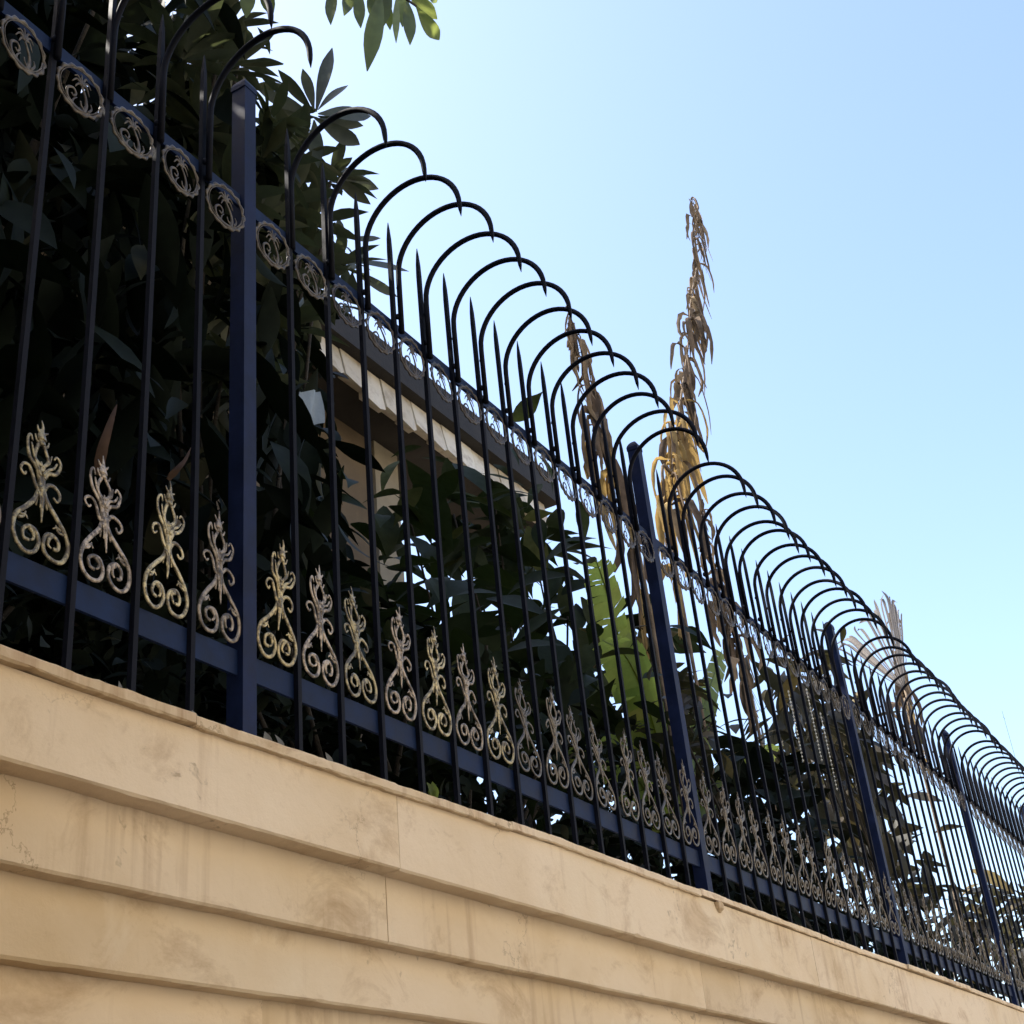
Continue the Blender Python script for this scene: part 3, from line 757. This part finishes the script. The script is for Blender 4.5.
for (pth, w, sd_, dr) in [
    ([(672, 850, 2.35), (650, 740, 2.3), (622, 650, 2.2), (606, 590, 2.12), (596, 560, 2.05)], .10, (.9, -.5, .1), .5),
    ([(675, 850, 2.35), (664, 770, 2.3), (646, 700, 2.2), (625, 655, 2.1), (602, 640, 2.0)], .12, (.8, -.5, .4), .6),
    ([(678, 850, 2.35), (692, 760, 2.4), (706, 700, 2.5), (722, 650, 2.55)], .10, (1, -.3, .1), .6),
    ([(678, 850, 2.35), (700, 790, 2.45), (735, 752, 2.55), (780, 750, 2.65)], .12, (.3, -.6, .6), .8),
    ([(672, 850, 2.35), (645, 790, 2.25), (612, 755, 2.2), (570, 748, 2.15)], .11, (.3, -.8, .5), .8),
    ([(674, 850, 2.35), (668, 780, 2.32), (660, 720, 2.3), (652, 670, 2.3)], .12, (1, -.4, 0), .5),
    ([(676, 850, 2.4), (684, 790, 2.5), (688, 740, 2.6), (684, 700, 2.7)], .11, (1, -.5, .1), .5)]:
    torn_leaf([at(*p) for p in pth], w, sd_, M_banana, droop=dr)
for (pth, w) in [([(672, 800, 2.35), (652, 690, 2.35), (640, 600, 2.35), (634, 555, 2.3)], .020), ([(674, 790, 2.35), (660, 660, 2.3), (656, 590, 2.28), (667, 565, 2.26), (678, 600, 2.24), (680, 640, 2.24)], .034)]:
    torn_leaf([at(*p) for p in pth], w, (1, -.5, 0), M_gold, 14, .9, .8, 'dry_leaf_blade')

# --- dry hanging stalks
def dry_stalk(label, path, Y, n, seed, spread, Lr, gold=0.0, root=None, name='dry_stalk', grp='dry stalks rising behind the fence'):
    r = random.Random(seed); P = [at(px, py, Y + (i % 2) * .03) for i, (px, py) in enumerate(path)]
    base = Vector(root) if root else Vector((P[-1].x + .1, P[-1].y, 1.7))
    t = thing(name, base, label, 'plant', grp)
    q = bez(P, 8)
    cb = MB(); full = bez(P + [base], 8); k = len(full)
    cb.tube(full, [.003 + .008 * (i / k) for i in range(k)], 7); cb.build('stem', M_stalk, t, True)
    # limp dead leaves hanging from the stem, big ones low and thin strips high
    cb = MB(); cg = MB()
    for i in range(n):
        f = r.random() ** .8; c = q[int(f * (len(q) - 1))]
        sp = spread * (.45 + .75 * f); L = r.uniform(*Lr) * (.55 + .7 * f)
        s = Vector((r.gauss(0, 1), r.gauss(0, .6), 0)) * sp
        p0 = c + s * .15; p1 = c + s * .9 + Vector((0, 0, -.05 * L)); p2 = c + s * 1.2 + Vector((r.gauss(0, .02), 0, -.55 * L)); p3 = c + s * 1.1 + Vector((r.gauss(0, .03), r.gauss(0, .02), -L))
        sd_ = Vector((1, r.uniform(-1, .2), r.gauss(0, .3)))
        tgt = cg if f > .7 and r.random() < gold else cb
        blade(tgt, [p0, p1, p2, p3], r.uniform(.010, .036) * (.6 + .6 * f), sd_, r.uniform(-.7, .7), 3, .55, r)
    for i in range(6):
        c = q[int(r.random() * (len(q) - 1))]; e = c + Vector((r.gauss(.08, .08), 0, -r.uniform(.15, .4)))
        cb.tube(bez([c, c.lerp(e, .5) + Vector((r.gauss(0, .03), 0, 0)), e], 4), .0012, 4)
    cb.build('dead_leaves', M_dry, t, True)
    if gold: cg.build('golden_leaves', M_gold, t, True)
    return t
dry_stalk('tall dry stalk with brown shredded leaves rising highest against the sky', [(689, 199), (698, 212), (694, 235), (697, 262), (691, 300), (688, 345), (682, 390), (677, 430), (672, 470), (668, 520)], 2.4, 190, 81, .075, (.18, .46), .75)
dry_stalk('shorter dry stalk with drooping brown leaf showing through the hooks left of the second post', [(566, 306), (575, 330), (583, 355), (590, 390), (598, 430), (612, 480), (640, 560)], 2.1, 70, 82, .045, (.18, .38), .2)
dry_stalk('dry brown leaf cluster directly right of the second post top', [(700, 500), (706, 540), (718, 590), (735, 640), (750, 690)], 2.3, 60, 83, .06, (.12, .26), .1)
dry_stalk('withered brown stalk behind hooks between third and fourth post', [(893, 610), (896, 640), (900, 670), (905, 700), (915, 740)], 2.3, 70, 84, .06, (.14, .3), .1)

# --- pale withered frond poking over the hooks near the third post
r = random.Random(91)
fb = at(905, 690, 2.1); fr_base = Vector((fb.x, fb.y, 1.7))
fr = thing('withered_frond', fr_base, 'pale folded withered frond poking above the hooks beyond the third post', 'plant')
cb = MB(); q = bez([fr_base, fr_base.lerp(fb, .6), fb], 6); cb.tube(q, [.014 - .006 * i / len(q) for i in range(len(q))], 7); cb.build('stem', M_stalk, fr, True)
cb = MB()
for (tx, ty) in [(862, 610), (866, 605), (870, 600), (874, 596), (878, 592), (881, 590), (885, 587), (888, 587), (892, 590), (895, 596), (898, 602), (901, 610), (848, 624), (840, 634), (829, 646), (843, 630), (855, 622), (836, 640), (863, 612)]:
    a = fb; e = at(tx, ty, 2.05 + r.uniform(-.08, .08)); mid = a.lerp(e, .55) + Vector((r.gauss(0, .015), 0, r.gauss(.01, .015)))
    blade(cb, [a, mid, a.lerp(e, .85) + Vector((0, 0, .02)), e + Vector((r.uniform(0, .06), r.uniform(-.05, .05), -r.uniform(0, .10)))], r.uniform(.012, .026), (1, -.5, r.gauss(0, .3)), r.uniform(-.9, .9), 4, .3, r, prof=lambda t_: (.25 + 1.5 * t_) * (1 - t_ ** 3) * .9 + .02)
cb.build('leaf_fan', M_pale, fr, True)

# --- loose dry blades caught behind the ornaments
for i, (pth, w, lab) in enumerate([([(98, 475, 1.50), (104, 445, 1.49), (112, 418, 1.50), (117, 404, 1.52)], .012, 'long brown dry leaf standing behind the second ornament from the left edge'),
                        ([(168, 480, 1.48), (178, 468, 1.47), (186, 458, 1.48), (191, 447, 1.50)], .008, 'small curled dry leaf behind the third ornament from the left edge')]):
    b = MB(); P = [at(*p) for p in pth]; blade(b, P, w, (1, -.4, .2), .3, 5, .1, r, prof=lambda t: (1 - t) ** .8 * min(1, .4 + 4 * t) + .02)
    o = b.build('dry_leaf', M_dryb, None, True, origin=P[0]); tag(o, lab, 'leaf')
# fallen leaves lying on the coping behind the bars
lit = [(118, 682, .028, 'pale leaf scrap standing by the second bar from the left edge'), (134, 676, .026, 'thin pale leaf scrap leaning on the second bar from the left edge'),
       (172, 700, .022, 'leftmost of the three small leaf scraps between the third and fourth bar'), (180, 702, .020, 'middle of the three small leaf scraps between the third and fourth bar'),
       (196, 700, .026, 'leaf scrap leaning on the fourth bar just left of the first post'), (268, 728, .030, 'broad dry scrap right beside the foot of the first post'),
       (282, 732, .034, 'striped dry scrap between first post and the next bar'), (330, 748, .030, 'flat pale scrap on the coping two bars right of the first post'),
       (432, 782, .040, 'small sprig with yellow green tips above the stone edge under the lower rail'), (648, 866, .030, 'pale scrap on the coping shortly left of the second post')]
for i, (px, py, L, lab) in enumerate(lit):
    p = at(px, py, 1.285); p.z = cope_top(p.x) - .001; b = MB()
    for q_ in range(5 if 'sprig' in lab else 1):
        leaf(b, p, Vector((r.gauss(0, .45), r.gauss(0, .2), 1)), Vector((r.gauss(0, .4), -1, .2)), L, L * .5, .3, .3)
    o = b.build('sprig' if 'sprig' in lab else 'fallen_leaf', M_banana if 'sprig' in lab else M_scrap, None, True, origin=p)
    tag(o, lab, 'plant' if 'sprig' in lab else 'leaf')
# lump of old mortar hanging under the coping
p = at(722, 912, YC + .004); b = MB(); vs = []
for a_ in range(4):
    for c_ in range(8):
        an = c_ * PI / 4; rr = [.006, .017, .015, .004][a_] * r.uniform(.75, 1.2)
        vs.append((p.x + rr * math.cos(an) * 1.5, YC + .010 + rr * math.sin(an) * .7, cope_top(p.x) - .014 - [0, .006, .018, .027][a_]))
b.add(vs, [(a_ * 8 + c_, a_ * 8 + (c_ + 1) % 8, a_ * 8 + 8 + (c_ + 1) % 8, a_ * 8 + 8 + c_) for a_ in range(3) for c_ in range(8)] + [tuple(range(8)), tuple(range(24, 32))])
b.build('mortar_lump', M_cope, wall)

# ------------------------------------------------------------------ house behind the garden
YH = 4.5
zt, zb = at(400, 381, YH - .09).z, at(400, 411, YH - .06).z
zroof = at(400, 354, YH - .09).z
xr = at(545, 500, YH).x
ywall = (zb - EYE) / (at(362, 436, 1).z - EYE)
house = thing('house', (0, YH, 1.72), 'tan house with a deep eave edged in cream tiles behind the trees', 'house')
b = MB(); xl = -9
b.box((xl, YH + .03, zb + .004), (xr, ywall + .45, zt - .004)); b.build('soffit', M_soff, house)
b = MB(); b.box((xl, YH - .09, zt), (xr + .08, ywall + .6, zroof)); b.build('roof', M_hdark, house)
b = MB(); r = random.Random(5); x = 1.5
while x < xr - .12:
    w_ = r.uniform(.17, .24); h_ = r.uniform(-.01, .06)
    e = min(x + w_ - .006, xr)
    y0 = YH - .03 - r.uniform(0, .02)
    b.add([(x, y0, zb - h_), (x + w_ * .5, y0 - .03, zb - h_ - .06), (e, y0, zb - h_), (e, y0 + .045, zt - .006), (x, y0 + .045, zt - .006),
           (x, YH + .028, zb - h_), (e, YH + .028, zb - h_), (e, YH + .028, zt - .006), (x, YH + .028, zt - .006)],
          [(0, 1, 2, 3, 4), (0, 5, 6, 2, 1), (5, 8, 7, 6), (4, 3, 7, 8), (0, 4, 8, 5), (2, 6, 7, 3)])
    x += w_
b.build('eave_tiles', M_tile, house)
xw = at(395, 480, ywall).x
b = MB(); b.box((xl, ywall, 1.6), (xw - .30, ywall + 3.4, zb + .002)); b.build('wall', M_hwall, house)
b = MB(); b.box((xw - .30 + .004, ywall - .03, 1.6), (xw, ywall + .28, zb + .002)); b.build('pillar', M_pillar, house)

# pale sheet hanging in the leaves
p = at(311, 407, 2.0); b = MB(); vs = []; fs = []
for i in range(7):
    for j in range(7):
        c = at(300 + 3.6 * i, 391 + 5.5 * j, 2.0); c.y += .012 * math.sin(i * 1.5 + j * .4); vs.append(c)
n0 = len(vs); vs += [v + Vector((0, .003, 0)) for v in vs]
for i in range(6):
    for j in range(6): a = i * 7 + j; fs.append((a, a + 1, a + 8, a + 7)); fs.append(tuple(n0 + q_ for q_ in (a + 7, a + 8, a + 1, a)))
b.add(vs, fs); o = b.build('hanging_sheet', M_cloth, None, True, origin=p); tag(o, 'pale blue grey sheet hanging among dark leaves right of the first post', 'cloth')

# small pale dots, built as round beads on threads
for i, (a, e, lab) in enumerate([((788, 690), (806, 764), 'string of small pale dots in the grey tree, leftmost of three'), ((806, 688), (822, 762), 'string of small pale dots in the grey tree, middle of three'), ((820, 712), (836, 790), 'string of small pale dots in the grey tree, rightmost and lowest of three')]):
    A_, E_ = at(*a, 2.1), at(*e, 2.1); E_.x, E_.y = A_.x + .01, A_.y
    b = MB(); b.tube([A_, A_.lerp(E_, .5), E_], .0012, 4); n = 20
    for j in range(n):
        c = A_.lerp(E_, (j + .5) / n); rr = .0055
        b.tube([c + Vector((0, 0, -rr)), c + Vector((0, 0, -rr * .6)), c, c + Vector((0, 0, rr * .6)), c + Vector((0, 0, rr))], [.001, rr * .8, rr, rr * .8, .001], 8)
    o = b.build('dot_string', M_dot, None, True, origin=A_); tag(o, lab, 'dot string', 'strings of pale dots in the grey tree')

# ------------------------------------------------------------------ unseen houses added across the street to bounce sun onto the wall
M_added_front = rough_mat('bounce_render', (.42, .375, .30), (.49, .44, .35), 2.5, .9, .2, .01)
M_added_pane = rough_mat('added_window_glass', (.02, .025, .03), (.03, .035, .04), 3, .15, .05, .002)
for i, (x0_, x1_, h_, lab) in enumerate([(-26, -9, 9.5, 'unseen cream row house added across the street for bounce light, leftmost and lowest'), (-8.9, 9.6, 11.5, 'unseen cream row house added directly across the street for bounce light, tallest of three'), (9.7, 30, 10.2, 'unseen cream row house added across the street for bounce light, rightmost of three')]):
    hs = thing('added_street_house', ((x0_ + x1_) / 2, -9.2, 0), lab, 'house', 'unseen row houses added for bounce light')
    b = MB(); b.box((x0_, -17, 0), (x1_, -9.2, h_)); b.build('wall', M_added_front, hs)  # wall of the added unseen house
    b = MB(); b.box((x0_ - .05, -17.1, h_ + .002), (x1_ + .05, -9.0, h_ + .25)); b.build('added_cornice', M_added_front, hs)
    n = int((x1_ - x0_) / 5)
    for fl in range(3):
        for q_ in range(n):
            xc = x0_ + (q_ + .5) * (x1_ - x0_) / n; zc = 1.1 + fl * 3.1
            b = MB(); b.box((xc - .62, -9.198, zc - .07), (xc + .62, -9.10, zc)); b.box((xc - .62, -9.198, zc + .002), (xc - .54, -9.14, zc + 1.5)); b.box((xc + .54, -9.198, zc + .002), (xc + .62, -9.14, zc + 1.5)); b.box((xc - .62, -9.198, zc + 1.502), (xc + .62, -9.14, zc + 1.6))
            w_ = b.build('window', M_pillar, hs)
            b = MB(); b.box((xc - .538, -9.196, zc + .004), (xc + .538, -9.17, zc + 1.5)); b.build('added_pane', M_added_pane, w_, origin=root_loc(hs))

# far mast
p = at(1013, 750, 14); t = at(1012, 722, 14)
b = MB(); b.tube([(p.x, p.y, -.1), (p.x, p.y, t.z)], [.03, .008], 6); b.tube([(p.x - .25, p.y, t.z - .5), (p.x + .25, p.y, t.z - .5)], .008, 5)
o = b.build('antenna_mast', M_iron, None, origin=(p.x, p.y, -.1)); tag(o, 'thin distant antenna mast at the right edge of the sky', 'antenna')
